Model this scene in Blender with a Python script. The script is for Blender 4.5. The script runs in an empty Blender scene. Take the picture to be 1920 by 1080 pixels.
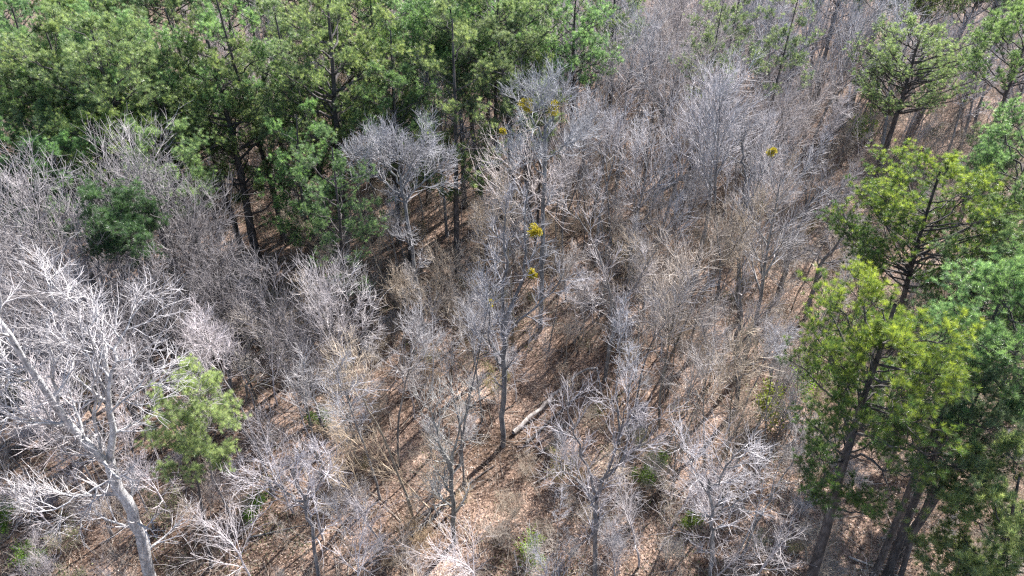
import bpy, math, random
import numpy as np
from mathutils import Vector, Matrix

# ------------------------------------------------------------------ camera, world, sun, exposure
SC = bpy.context.scene
COL = SC.collection
CAM_H = 42.0
PITCH = math.radians(37.0)
F_PX = 1300.0                       # focal length in pixels of a 1920 px wide frame
cam_data = bpy.data.cameras.new("camera")
cam_data.sensor_width = 36.0
cam_data.lens = F_PX / 1920.0 * 36.0
cam_data.clip_start = 0.5
cam_data.clip_end = 3000.0
cam = bpy.data.objects.new("camera", cam_data)
cam.location = (0, 0, CAM_H)
cam.rotation_euler = (math.radians(90) - PITCH, 0, 0)
COL.objects.link(cam)
SC.camera = cam

SUN_EL = math.radians(42.0)
SUN_AZ = math.atan2(0.62, 0.785)      # clockwise from +Y
W = bpy.data.worlds.new("World")
SC.world = W
W.use_nodes = True
wn = W.node_tree.nodes
wl = W.node_tree.links
bg = wn["Background"]
sky = wn.new("ShaderNodeTexSky")
sky.sky_type = 'NISHITA'
sky.sun_disc = False
sky.sun_elevation = SUN_EL
sky.sun_rotation = SUN_AZ
wl.new(sky.outputs[0], bg.inputs[0])
bg.inputs[1].default_value = 0.075
sd = bpy.data.lights.new("sun", 'SUN')
sd.energy = 5.0
sd.angle = math.radians(0.53)
sd.color = (1.0, 0.96, 0.91)
sun = bpy.data.objects.new("sun", sd)
COL.objects.link(sun)
SUN_DIR = Vector((math.sin(SUN_AZ) * math.cos(SUN_EL), math.cos(SUN_AZ) * math.cos(SUN_EL), math.sin(SUN_EL)))
sun.rotation_euler = SUN_DIR.to_track_quat('Z', 'Y').to_euler()
SC.view_settings.view_transform = 'Standard'
SC.view_settings.look = 'None'
SC.view_settings.gamma = 1.0
SC.view_settings.use_curve_mapping = False
SC.view_settings.exposure = 1.7
SC.render.engine = 'CYCLES'
SC.cycles.use_denoising = False
SC.cycles.max_bounces = 5
SC.cycles.diffuse_bounces = 3
SC.cycles.glossy_bounces = 1
SC.cycles.transmission_bounces = 3
SC.cycles.filter_width = 1.3

RS = np.random.RandomState(11)
random.seed(5)


# ------------------------------------------------------------------ pixels of the 1920x1080 photograph to places
def ray(px, py):
    a = (px - 960) / F_PX
    b = (540 - py) / F_PX
    c, s = math.cos(PITCH), math.sin(PITCH)
    return Vector((a, c + b * s, -s + b * c))


def terrain(x, y):
    return (0.35 * np.sin(x * 0.09 + 1.0) * np.cos(y * 0.07) + 0.16 * np.sin(x * 0.31 + y * 0.23)
            + 0.07 * np.sin(x * 0.9 - y * 0.7) - 0.15)


def at(px, py, z=0.0):
    r = ray(px, py)
    k = (CAM_H - z) / -r.z
    x, y = r.x * k, r.y * k
    return Vector((x, y, float(terrain(x, y)) + z))


def pix(x, y, z):
    c, s = math.cos(PITCH), math.sin(PITCH)
    dz = z - CAM_H
    d = y * c - dz * s
    u = y * s + dz * c
    if d < 1:
        return (-9999, -9999, d)
    return (960 + F_PX * x / d, 540 - F_PX * u / d, d)


# ------------------------------------------------------------------ materials
def new_mat(name):
    m = bpy.data.materials.new(name)
    m.use_nodes = True
    nt = m.node_tree
    for n in list(nt.nodes):
        if n.type != 'OUTPUT_MATERIAL':
            nt.nodes.remove(n)
    return m, nt, nt.nodes, nt.links, nt.nodes['Material Output']


def ramp(nodes, stops):
    r = nodes.new("ShaderNodeValToRGB")
    e = r.color_ramp.elements
    while len(e) < len(stops):
        e.new(0.5)
    for q, (p, c) in zip(e, stops):
        q.position = p
        q.color = (c[0], c[1], c[2], 1)
    return r


def bark_mat(name, dark, mid, light, scale=3.0, stretch=0.25, rough=0.85, bump=0.4):
    m, nt, N, L, out = new_mat(name)
    tc = N.new("ShaderNodeTexCoord")
    mp = N.new("ShaderNodeMapping")
    mp.inputs['Scale'].default_value = (1, 1, stretch)
    L.new(tc.outputs['Object'], mp.inputs[0])
    no = N.new("ShaderNodeTexNoise")
    no.inputs['Scale'].default_value = scale
    no.inputs['Detail'].default_value = 5
    no.inputs['Roughness'].default_value = 0.7
    L.new(mp.outputs[0], no.inputs[0])
    r = ramp(N, [(0.32, dark), (0.5, mid), (0.68, light)])
    L.new(no.outputs[0], r.inputs[0])
    oi = N.new("ShaderNodeObjectInfo")
    mx = N.new("ShaderNodeMix")
    mx.data_type = 'RGBA'
    mx.blend_type = 'MULTIPLY'
    mx.inputs[0].default_value = 1.0
    L.new(r.outputs[0], mx.inputs[6])
    L.new(oi.outputs['Color'], mx.inputs[7])
    b = N.new("ShaderNodeBsdfPrincipled")
    b.inputs['Roughness'].default_value = rough
    b.inputs['Specular IOR Level'].default_value = 0.3
    L.new(mx.outputs[2], b.inputs['Base Color'])
    if bump:
        bp = N.new("ShaderNodeBump")
        bp.inputs['Strength'].default_value = bump
        bp.inputs['Distance'].default_value = 0.05
        n2 = N.new("ShaderNodeTexNoise")
        n2.inputs['Scale'].default_value = scale * 4
        n2.inputs['Detail'].default_value = 3
        L.new(mp.outputs[0], n2.inputs[0])
        L.new(n2.outputs[0], bp.inputs['Height'])
        L.new(bp.outputs[0], b.inputs['Normal'])
    L.new(b.outputs[0], out.inputs[0])
    return m


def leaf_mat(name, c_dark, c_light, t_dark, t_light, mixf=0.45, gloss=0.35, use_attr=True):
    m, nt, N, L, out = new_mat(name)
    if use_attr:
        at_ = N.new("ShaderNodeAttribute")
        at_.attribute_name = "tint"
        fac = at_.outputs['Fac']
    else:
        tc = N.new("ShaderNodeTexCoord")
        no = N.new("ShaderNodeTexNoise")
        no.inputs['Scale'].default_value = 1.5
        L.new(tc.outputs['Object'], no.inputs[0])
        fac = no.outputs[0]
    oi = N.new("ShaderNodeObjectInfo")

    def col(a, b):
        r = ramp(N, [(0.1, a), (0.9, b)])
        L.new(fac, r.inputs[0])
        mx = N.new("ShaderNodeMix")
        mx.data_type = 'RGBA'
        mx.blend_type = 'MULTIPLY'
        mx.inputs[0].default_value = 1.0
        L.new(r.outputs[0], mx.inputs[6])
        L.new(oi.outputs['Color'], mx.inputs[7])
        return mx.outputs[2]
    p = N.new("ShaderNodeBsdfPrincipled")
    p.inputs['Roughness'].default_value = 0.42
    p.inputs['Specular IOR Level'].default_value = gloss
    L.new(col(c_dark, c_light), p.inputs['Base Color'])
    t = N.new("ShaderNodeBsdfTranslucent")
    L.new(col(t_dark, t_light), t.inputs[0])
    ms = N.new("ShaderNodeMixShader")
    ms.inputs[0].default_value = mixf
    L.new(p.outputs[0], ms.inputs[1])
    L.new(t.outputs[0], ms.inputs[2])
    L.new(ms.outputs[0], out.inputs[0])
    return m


M_PINE_BARK = bark_mat("pine_bark", (0.03, 0.027, 0.028), (0.085, 0.076, 0.076), (0.17, 0.155, 0.155), 3.2, 0.35, 0.9, 0.8)
M_GREY_BARK = bark_mat("grey_bark", (0.07, 0.068, 0.068), (0.17, 0.165, 0.165), (0.34, 0.335, 0.33), 2.4, 0.4)
M_PALE_BARK = bark_mat("pale_bark", (0.13, 0.13, 0.135), (0.42, 0.41, 0.42), (0.76, 0.74, 0.74), 4.5, 0.45, 0.85, 0.9)
M_TWIG = bark_mat("twig_bark", (0.26, 0.245, 0.248), (0.41, 0.39, 0.395), (0.60, 0.575, 0.58), 1.2, 1.0, 0.7, 0)
M_PALE_TWIG = bark_mat("pale_twig_bark", (0.34, 0.32, 0.33), (0.50, 0.475, 0.485), (0.70, 0.67, 0.68), 1.2, 1.0, 0.6, 0)
M_TAN_TWIG = bark_mat("tan_twig_bark", (0.22, 0.185, 0.15), (0.38, 0.33, 0.28), (0.55, 0.49, 0.43), 1.0, 1.0, 0.75, 0)
M_LOG = bark_mat("weathered_log", (0.13, 0.11, 0.10), (0.34, 0.30, 0.28), (0.60, 0.56, 0.53), 3.0, 1.0)
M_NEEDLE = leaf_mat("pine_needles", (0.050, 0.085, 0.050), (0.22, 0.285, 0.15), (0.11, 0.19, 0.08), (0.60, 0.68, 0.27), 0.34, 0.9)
M_NEEDLE_BACKLIT = leaf_mat("pine_needles_yellow_tips", (0.045, 0.09, 0.045), (0.21, 0.29, 0.07), (0.08, 0.18, 0.05), (0.54, 0.68, 0.11), 0.36, 0.8)  # yellow light end carries the backlight painted onto upper tufts
M_MISTLE = leaf_mat("mistletoe_leaves", (0.26, 0.23, 0.03), (0.55, 0.45, 0.05), (0.4, 0.34, 0.03), (0.68, 0.56, 0.05), 0.4, 0.2)
M_LEAF = leaf_mat("green_leaves", (0.08, 0.15, 0.03), (0.22, 0.34, 0.05), (0.10, 0.2, 0.02), (0.30, 0.46, 0.05), 0.45, 0.3)
M_IVY = leaf_mat("ground_ivy_leaves", (0.09, 0.12, 0.05), (0.25, 0.28, 0.13), (0.12, 0.16, 0.05), (0.28, 0.34, 0.10), 0.35, 0.3)
M_DRY = leaf_mat("dry_leaves", (0.10, 0.066, 0.052), (0.52, 0.40, 0.34), (0.12, 0.07, 0.04), (0.26, 0.16, 0.09), 0.15, 0.25)


def ground_mat():
    m, nt, N, L, out = new_mat("leaf_litter_soil")
    tc = N.new("ShaderNodeTexCoord")
    big = N.new("ShaderNodeTexNoise")
    big.inputs['Scale'].default_value = 0.16
    big.inputs['Detail'].default_value = 6
    big.inputs['Roughness'].default_value = 0.65
    L.new(tc.outputs['Object'], big.inputs[0])
    fine = N.new("ShaderNodeTexVoronoi")
    fine.inputs['Scale'].default_value = 9.0
    L.new(tc.outputs['Object'], fine.inputs[0])
    r1 = ramp(N, [(0.34, (0.07, 0.05, 0.035)), (0.44, (0.14, 0.098, 0.075)), (0.54, (0.235, 0.17, 0.135)), (0.68, (0.34, 0.26, 0.215))])
    L.new(big.outputs[0], r1.inputs[0])
    sep = N.new("ShaderNodeSeparateColor")
    L.new(fine.outputs['Color'], sep.inputs[0])
    r2 = ramp(N, [(0.0, (0.35, 0.3, 0.28)), (0.45, (0.85, 0.8, 0.78)), (1.0, (1.6, 1.55, 1.5))])
    L.new(sep.outputs[0], r2.inputs[0])
    mx = N.new("ShaderNodeMix")
    mx.data_type = 'RGBA'
    mx.blend_type = 'MULTIPLY'
    mx.inputs[0].default_value = 1.0
    L.new(r1.outputs[0], mx.inputs[6])
    L.new(r2.outputs[0], mx.inputs[7])
    b = N.new("ShaderNodeBsdfPrincipled")
    b.inputs['Roughness'].default_value = 0.9
    b.inputs['Specular IOR Level'].default_value = 0.2
    L.new(mx.outputs[2], b.inputs['Base Color'])
    bp = N.new("ShaderNodeBump")
    bp.inputs['Strength'].default_value = 0.8
    bp.inputs['Distance'].default_value = 0.08
    L.new(sep.outputs[1], bp.inputs['Height'])
    L.new(bp.outputs[0], b.inputs['Normal'])
    L.new(b.outputs[0], out.inputs[0])
    return m


M_GROUND = ground_mat()


# ------------------------------------------------------------------ mesh building with numpy
def make_mesh(name, verts, faces_list, mat, tint=None, smooth=False):
    """faces_list: list of (F, n) index arrays"""
    me = bpy.data.meshes.new(name)
    nv = len(verts)
    me.vertices.add(nv)
    me.vertices.foreach_set("co", np.ascontiguousarray(verts, dtype=np.float32).ravel())
    loops = np.concatenate([f.ravel() for f in faces_list]).astype(np.int32)
    tot = np.concatenate([np.full(len(f), f.shape[1], dtype=np.int32) for f in faces_list])
    start = np.concatenate([[0], np.cumsum(tot)[:-1]]).astype(np.int32)
    me.loops.add(len(loops))
    me.loops.foreach_set("vertex_index", loops)
    me.polygons.add(len(tot))
    me.polygons.foreach_set("loop_start", start)
    me.polygons.foreach_set("loop_total", tot)
    if smooth:
        me.polygons.foreach_set("use_smooth", np.ones(len(tot), dtype=bool))
    if tint is not None:
        a = me.attributes.new("tint", 'FLOAT', 'POINT')
        a.data.foreach_set("value", np.ascontiguousarray(tint, dtype=np.float32))
    me.update(calc_edges=True)
    me.materials.append(mat)
    return me


def unit(v):
    return v / np.maximum(np.linalg.norm(v, axis=-1, keepdims=True), 1e-9)


def tube_arrays(P, R, S):
    N, K, _ = P.shape
    T = np.empty_like(P)
    T[:, 1:-1] = P[:, 2:] - P[:, :-2]
    T[:, 0] = P[:, 1] - P[:, 0]
    T[:, -1] = P[:, -1] - P[:, -2]
    T = unit(T)
    ref = np.tile(np.array([0.0, 0.0, 1.0]), (N, 1))
    vert = np.abs(unit(P[:, -1] - P[:, 0])[:, 2]) > 0.8
    ref[vert] = (1.0, 0.05, 0.0)
    ref = ref[:, None, :]
    U = unit(np.cross(T, np.broadcast_to(ref, T.shape)))
    V = np.cross(T, U)
    ang = np.arange(S) * (2 * math.pi / S)
    ring = U[:, :, None, :] * np.cos(ang)[None, None, :, None] + V[:, :, None, :] * np.sin(ang)[None, None, :, None]
    verts = (P[:, :, None, :] + ring * R[:, :, None, None]).reshape(-1, 3)
    base = (np.arange(N) * K * S)[:, None, None]
    k = (np.arange(K - 1) * S)[None, :, None]
    s = np.arange(S)[None, None, :]
    s2 = (s + 1) % S
    a = base + k + s
    b = base + k + s2
    faces = np.stack([a, b, b + S, a + S], axis=-1).reshape(-1, 4)
    return verts, faces


class Bag:
    def __init__(self):
        self.v, self.f, self.t, self.n = [], [], [], 0

    def add(self, v, f, t=None):
        self.v.append(v)
        self.f.append(f + self.n)
        self.t.append(t if t is not None else np.zeros(len(v)))
        self.n += len(v)

    def tubes(self, P, R, S):
        v, f = tube_arrays(P, R, S)
        self.add(v, f)

    def mesh(self, name, mat, smooth=False, tint=False):
        groups = {}
        for f in self.f:
            groups.setdefault(f.shape[1], []).append(f)
        return make_mesh(name, np.concatenate(self.v), [np.concatenate(g) for g in groups.values()], mat,
                         np.concatenate(self.t) if tint else None, smooth)


def grow(start, d, length, r0, K, wander, up, rs, tip=0.25):
    """N branches at once: start (N,3), d (N,3), length (N), r0 (N)"""
    N = len(start)
    P = np.empty((N, K, 3))
    P[:, 0] = start
    d = unit(d)
    step = (length / (K - 1))[:, None]
    upv = np.array([0, 0, 1.0])
    for k in range(1, K):
        d = unit(d + rs.normal(0, wander, (N, 3)) + upv * up)
        P[:, k] = P[:, k - 1] + d * step
    t = np.linspace(0, 1, K)[None, :]
    R = r0[:, None] * (1 - (1 - tip) * t)
    return P, R


def spawn(P, R, m, t0, t1, ang, angsd, rs, even=True):
    """m children on each parent; returns start, dir, t, radius at start, parent index"""
    N, K, _ = P.shape
    if even:
        t = t0 + (t1 - t0) * (np.arange(m)[None, :] + rs.uniform(0.1, 0.9, (N, m))) / m
    else:
        t = rs.uniform(t0, t1, (N, m))
    x = t * (K - 1)
    i = np.clip(x.astype(int), 0, K - 2)
    fr = (x - i)[..., None]
    idx = np.arange(N)[:, None]
    p = P[idx, i] * (1 - fr) + P[idx, i + 1] * fr
    tan = unit(P[idx, i + 1] - P[idx, i])
    rad = R[idx, i] * (1 - fr[..., 0]) + R[idx, i + 1] * fr[..., 0]
    az = rs.uniform(0, 2 * math.pi, (N, 1)) + np.arange(m)[None, :] * 2.399 + rs.normal(0, 0.4, (N, m))
    ref = np.where(np.abs(tan[..., 2:3]) > 0.9, np.array([1.0, 0, 0]), np.array([0, 0, 1.0]))
    u = unit(np.cross(tan, ref))
    v = np.cross(tan, u)
    a = rs.normal(ang, angsd, (N, m))[..., None]
    perp = u * np.cos(az)[..., None] + v * np.sin(az)[..., None]
    d = tan * np.cos(a) + perp * np.sin(a)
    par = np.repeat(np.arange(N), m)
    return p.reshape(-1, 3), d.reshape(-1, 3), t.reshape(-1), rad.reshape(-1), par


# ------------------------------------------------------------------ needles and leaves
def tuft_arrays(C, A, M, length, width, rs, spread=0.75, tint=None):
    """M needle blades at each centre C (N,3) round axis A (N,3)"""
    N = len(C)
    d = unit(A[:, None, :] * (1 - spread) * 1.6 + unit(rs.normal(0, 1, (N, M, 3))) * spread)
    side = unit(np.cross(d, rs.normal(0, 1, (N, M, 3))))
    ln = length * rs.uniform(0.7, 1.15, (N, M, 1))
    c = C[:, None, :] + rs.normal(0, length * 0.12, (N, M, 3))
    b0 = c - side * width * 0.5
    b1 = c + side * width * 0.5
    tip = c + d * ln
    v = np.stack([b0, b1, tip], axis=2).reshape(-1, 3)
    f = np.arange(len(v)).reshape(-1, 3)
    if tint is None:
        tint = rs.uniform(0, 1, N)
    t = np.clip(np.repeat(tint, M * 3) + rs.normal(0, 0.12, N * M * 3) + np.tile([-0.1, -0.1, 0.2], N * M), 0, 1)
    return v, f, t


def leaf_arrays(C, size, rs, flat=0.0):
    N = len(C)
    n = unit(rs.normal(0, 1, (N, 3)) + np.array([0, 0, flat]))
    u = unit(np.cross(n, rs.normal(0, 1, (N, 3))))
    w = np.cross(n, u)
    s = size * rs.uniform(0.6, 1.3, (N, 1))
    v = np.stack([C - u * s, C + w * s * 0.6, C + u * s, C - w * s * 0.6], axis=1).reshape(-1, 3)
    f = np.arange(N * 4).reshape(-1, 4)
    t = np.repeat(np.clip(rs.beta(1.3, 1.6, N), 0, 1), 4)
    return v, f, t


# ------------------------------------------------------------------ linking and tagging
def link(name, data, parent=None, loc=(0, 0, 0)):
    o = bpy.data.objects.new(name, data)
    COL.objects.link(o)
    o.location = loc
    if parent is not None:
        o.parent = parent
    return o


def tag(o, label=None, cat=None, group=None, kind=None):
    if label:
        o["label"] = label
    if cat:
        o["category"] = cat
    if group:
        o["group"] = group
    if kind:
        o["kind"] = kind
    return o


class Proto:
    """meshes of one tree: list of (part name, mesh); single=True makes one object"""
    def __init__(self, name, parts, H, look, crown_r, single=False):
        self.name, self.parts, self.H, self.look, self.cr, self.single = name, parts, H, look, crown_r, single
        self.used = False


def put(proto, loc, scale=1.0, rz=0.0, lean=None, color=(1, 1, 1, 1), sxy=None):
    """places a copy of a tree; lean is the direction its axis points to"""
    if proto.single:
        root = link(proto.name, proto.parts[0][1])
        root.color = color
        root["_look"] = ""
    else:
        root = link(proto.name, None)
        root.empty_display_size = 0.5
        for pn, me in proto.parts:
            c = link(pn, me, root)
            g = sum(color[:3]) / 3
            c.color = color if (pn in ("crown", "foliage", "needle_crown") or root.name[:4] != "pine") else (0.9, 0.9, 0.9, 1)
    root.location = loc
    q = Matrix.Rotation(rz, 4, 'Z')
    if lean is not None:
        q = Vector((0, 0, 1)).rotation_difference(Vector(lean)).to_matrix().to_4x4() @ q
    root.rotation_euler = q.to_euler()
    root.scale = (sxy or scale, sxy or scale, scale)
    if "_look" in root:
        del root["_look"]
    return root


# ------------------------------------------------------------------ builders
def bare_tree(seed, H=22.0, crown=5.0, fork=0.5, r0=0.24, limbs=11, sub=6, tw=5, fine=1, pale=False, asc=0.8, crooked=0.05,
              main=None, up=0.05, twr=0.0135, name='bare_tree', look='', twigmat=None):
    """trunk > limbs > branches > twigs; main: optional list of (points, r_start, r_end) for hand-placed limbs"""
    rs = np.random.RandomState(seed)
    tb = Bag()
    cb = Bag()
    P0, R0 = grow(np.array([[0, 0, -0.4]]), np.array([[0, 0, 1.0]]), np.array([H * 0.93 + 0.4]), np.array([r0]), 14, crooked, 0.03, rs, 0.12)
    flare = np.ones(14)
    flare[0] = 1.5
    R0 = R0 * flare
    if main is None:
        tb.tubes(P0, R0, 9)
        s, d, t, r, par = spawn(P0, R0, limbs, fork, 0.97, asc, 0.15, rs)
        tt = (t - fork) / (1 - fork)
        ln = crown * (1.15 - 0.65 * tt) * rs.uniform(0.75, 1.2, len(t))
        P1, R1 = grow(s, d, ln * 1.1, np.minimum(r * 0.62, 0.13) + 0.008, 8, 0.09, 0.07 + up, rs, 0.25)
    else:
        P1l, R1l = [], []
        for pts, ra, rb in main:
            pts = np.array(pts, dtype=float)
            x = np.linspace(0, len(pts) - 1, 12)
            i = np.clip(x.astype(int), 0, len(pts) - 2)
            fr = (x - i)[:, None]
            # catmull-rom through the given points
            pp = np.vstack([2 * pts[0] - pts[1], pts, 2 * pts[-1] - pts[-2]])
            a, b, c, e = pp[i], pp[i + 1], pp[i + 2], pp[i + 3]
            q = 0.5 * ((2 * b) + (-a + c) * fr + (2 * a - 5 * b + 4 * c - e) * fr ** 2 + (-a + 3 * b - 3 * c + e) * fr ** 3)
            q[1:-1] += rs.normal(0, 0.07, q[1:-1].shape)
            P1l.append(q)
            R1l.append(np.linspace(ra, rb, 12))
        PM, RM = np.array(P1l), np.array(R1l)
        tb.tubes(PM, RM, 9)
        s, d, t, r, par = spawn(PM, RM, limbs, fork, 0.98, asc, 0.2, rs)
        ln = crown * (1.1 - 0.5 * t) * rs.uniform(0.6, 1.25, len(t))
        P1, R1 = grow(s, d, ln, np.minimum(r * 0.6, 0.09) + 0.008, 8, 0.10, 0.05 + up, rs, 0.25)
    tb.tubes(P1, R1, 5)
    s, d, t, r, par = spawn(P1, R1, sub, 0.15, 0.98, 0.62, 0.18, rs)
    pl = np.linalg.norm(P1[:, -1] - P1[:, 0], axis=1)[par]
    ln = pl * 0.60 * (1.15 - 0.7 * t) * rs.uniform(0.6, 1.3, len(t)) + 0.25
    P2, R2 = grow(s, d, ln, np.minimum(r * 0.62, 0.05) + 0.008, 6, 0.08, 0.03 + up, rs, 0.35)
    cb.tubes(P2, R2, 4)
    s, d, t, r, par = spawn(P2, R2, tw, 0.12, 0.97, 0.55, 0.2, rs)
    pl = np.linalg.norm(P2[:, -1] - P2[:, 0], axis=1)[par]
    ln = pl * 0.5 * rs.uniform(0.6, 1.5, len(t)) + 0.3
    P3, R3 = grow(s, d, ln, np.clip(r * 0.65, twr * 1.05, 0.024), 5, 0.07, 0.02 + up, rs, 0.45)
    cb.tubes(P3, R3, 3)
    if fine:
        s, d, t, r, par = spawn(P3, R3, fine, 0.15, 0.99, 0.65, 0.22, rs)
        pl = np.linalg.norm(P3[:, -1] - P3[:, 0], axis=1)[par]
        ln = pl * 0.55 * rs.uniform(0.5, 1.3, len(t)) + 0.12
        P4, R4 = grow(s, d, ln, np.full(len(t), twr * 0.75), 4, 0.08, 0.03 + up, rs, 0.5)
        cb.tubes(P4, R4, 3)
    tm = tb.mesh("trunk", M_PALE_BARK if (pale and main is not None and limbs == 8) else M_GREY_BARK, smooth=True)
    cm = cb.mesh("crown", twigmat or (M_PALE_TWIG if pale else M_TWIG), smooth=True)
    return Proto(name, [("trunk", tm), ("crown", cm)], H, look, crown)


def small_tree(seed, H=8.0, stems=1, crown=1.8, mat=None, n1=14, n2=8, n3=5, r0=0.05, name='sapling', look='', ang=0.6, up=0.08, t0=0.3, twr=0.009, leafy=0, leafmat=None, leafsize=0.06):
    rs = np.random.RandomState(seed)
    b = Bag()
    a = rs.uniform(0, 2 * math.pi, stems)
    sp = 0.0 if stems == 1 else 0.35
    d0 = np.stack([np.cos(a) * sp, np.sin(a) * sp, np.ones(stems)], axis=1) * 1.0
    st = np.stack([np.cos(a) * 0.05 * (stems > 1), np.sin(a) * 0.05 * (stems > 1), np.full(stems, -0.1)], axis=1)
    P0, R0 = grow(st, d0, H * rs.uniform(0.8, 1.0, stems), np.full(stems, r0), 9, 0.06, 0.03, rs, 0.2)
    b.tubes(P0, R0, 5)
    s, d, t, r, par = spawn(P0, R0, n1, t0, 0.97, ang, 0.18, rs)
    ln = crown * (1.2 - 0.8 * t) * rs.uniform(0.6, 1.3, len(t))
    P1, R1 = grow(s, d, ln, np.clip(r * 0.55, twr, 0.035), 6, 0.07, up, rs, 0.35)
    b.tubes(P1, R1, 4)
    s, d, t, r, par = spawn(P1, R1, n2, 0.12, 0.96, 0.5, 0.2, rs)
    pl = np.linalg.norm(P1[:, -1] - P1[:, 0], axis=1)[par]
    ln = pl * 0.45 * rs.uniform(0.5, 1.3, len(t)) + 0.08
    P2, R2 = grow(s, d, ln, np.clip(r * 0.6, twr * 0.8, 0.012), 4, 0.08, up * 0.6, rs, 0.5)
    b.tubes(P2, R2, 3)
    if n3:
        s, d, t, r, par = spawn(P2, R2, n3, 0.1, 0.99, 0.6, 0.2, rs)
        pl = np.linalg.norm(P2[:, -1] - P2[:, 0], axis=1)[par]
        ln = pl * 0.6 * rs.uniform(0.4, 1.3, len(t)) + 0.05
        P3, R3 = grow(s, d, ln, np.full(len(t), twr * 0.7), 3, 0.12, 0.03, rs, 0.7)
        b.tubes(P3, R3, 3)
    me = b.mesh(name, mat or M_TWIG, smooth=True)
    if leafy:
        lb = Bag()
        src = P2.reshape(-1, 3)
        pick = rs.randint(0, len(src), leafy)
        v, f, t = leaf_arrays(src[pick] + rs.normal(0, 0.12, (leafy, 3)), leafsize, rs, 0.8)
        lb.add(v, f, t)
        lm = lb.mesh("foliage", leafmat or M_LEAF, tint=True)
        return Proto(name, [("stem", me), ("foliage", lm)], H, look, crown)
    return Proto(name, [(name, me)], H, look, crown, single=True)


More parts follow.
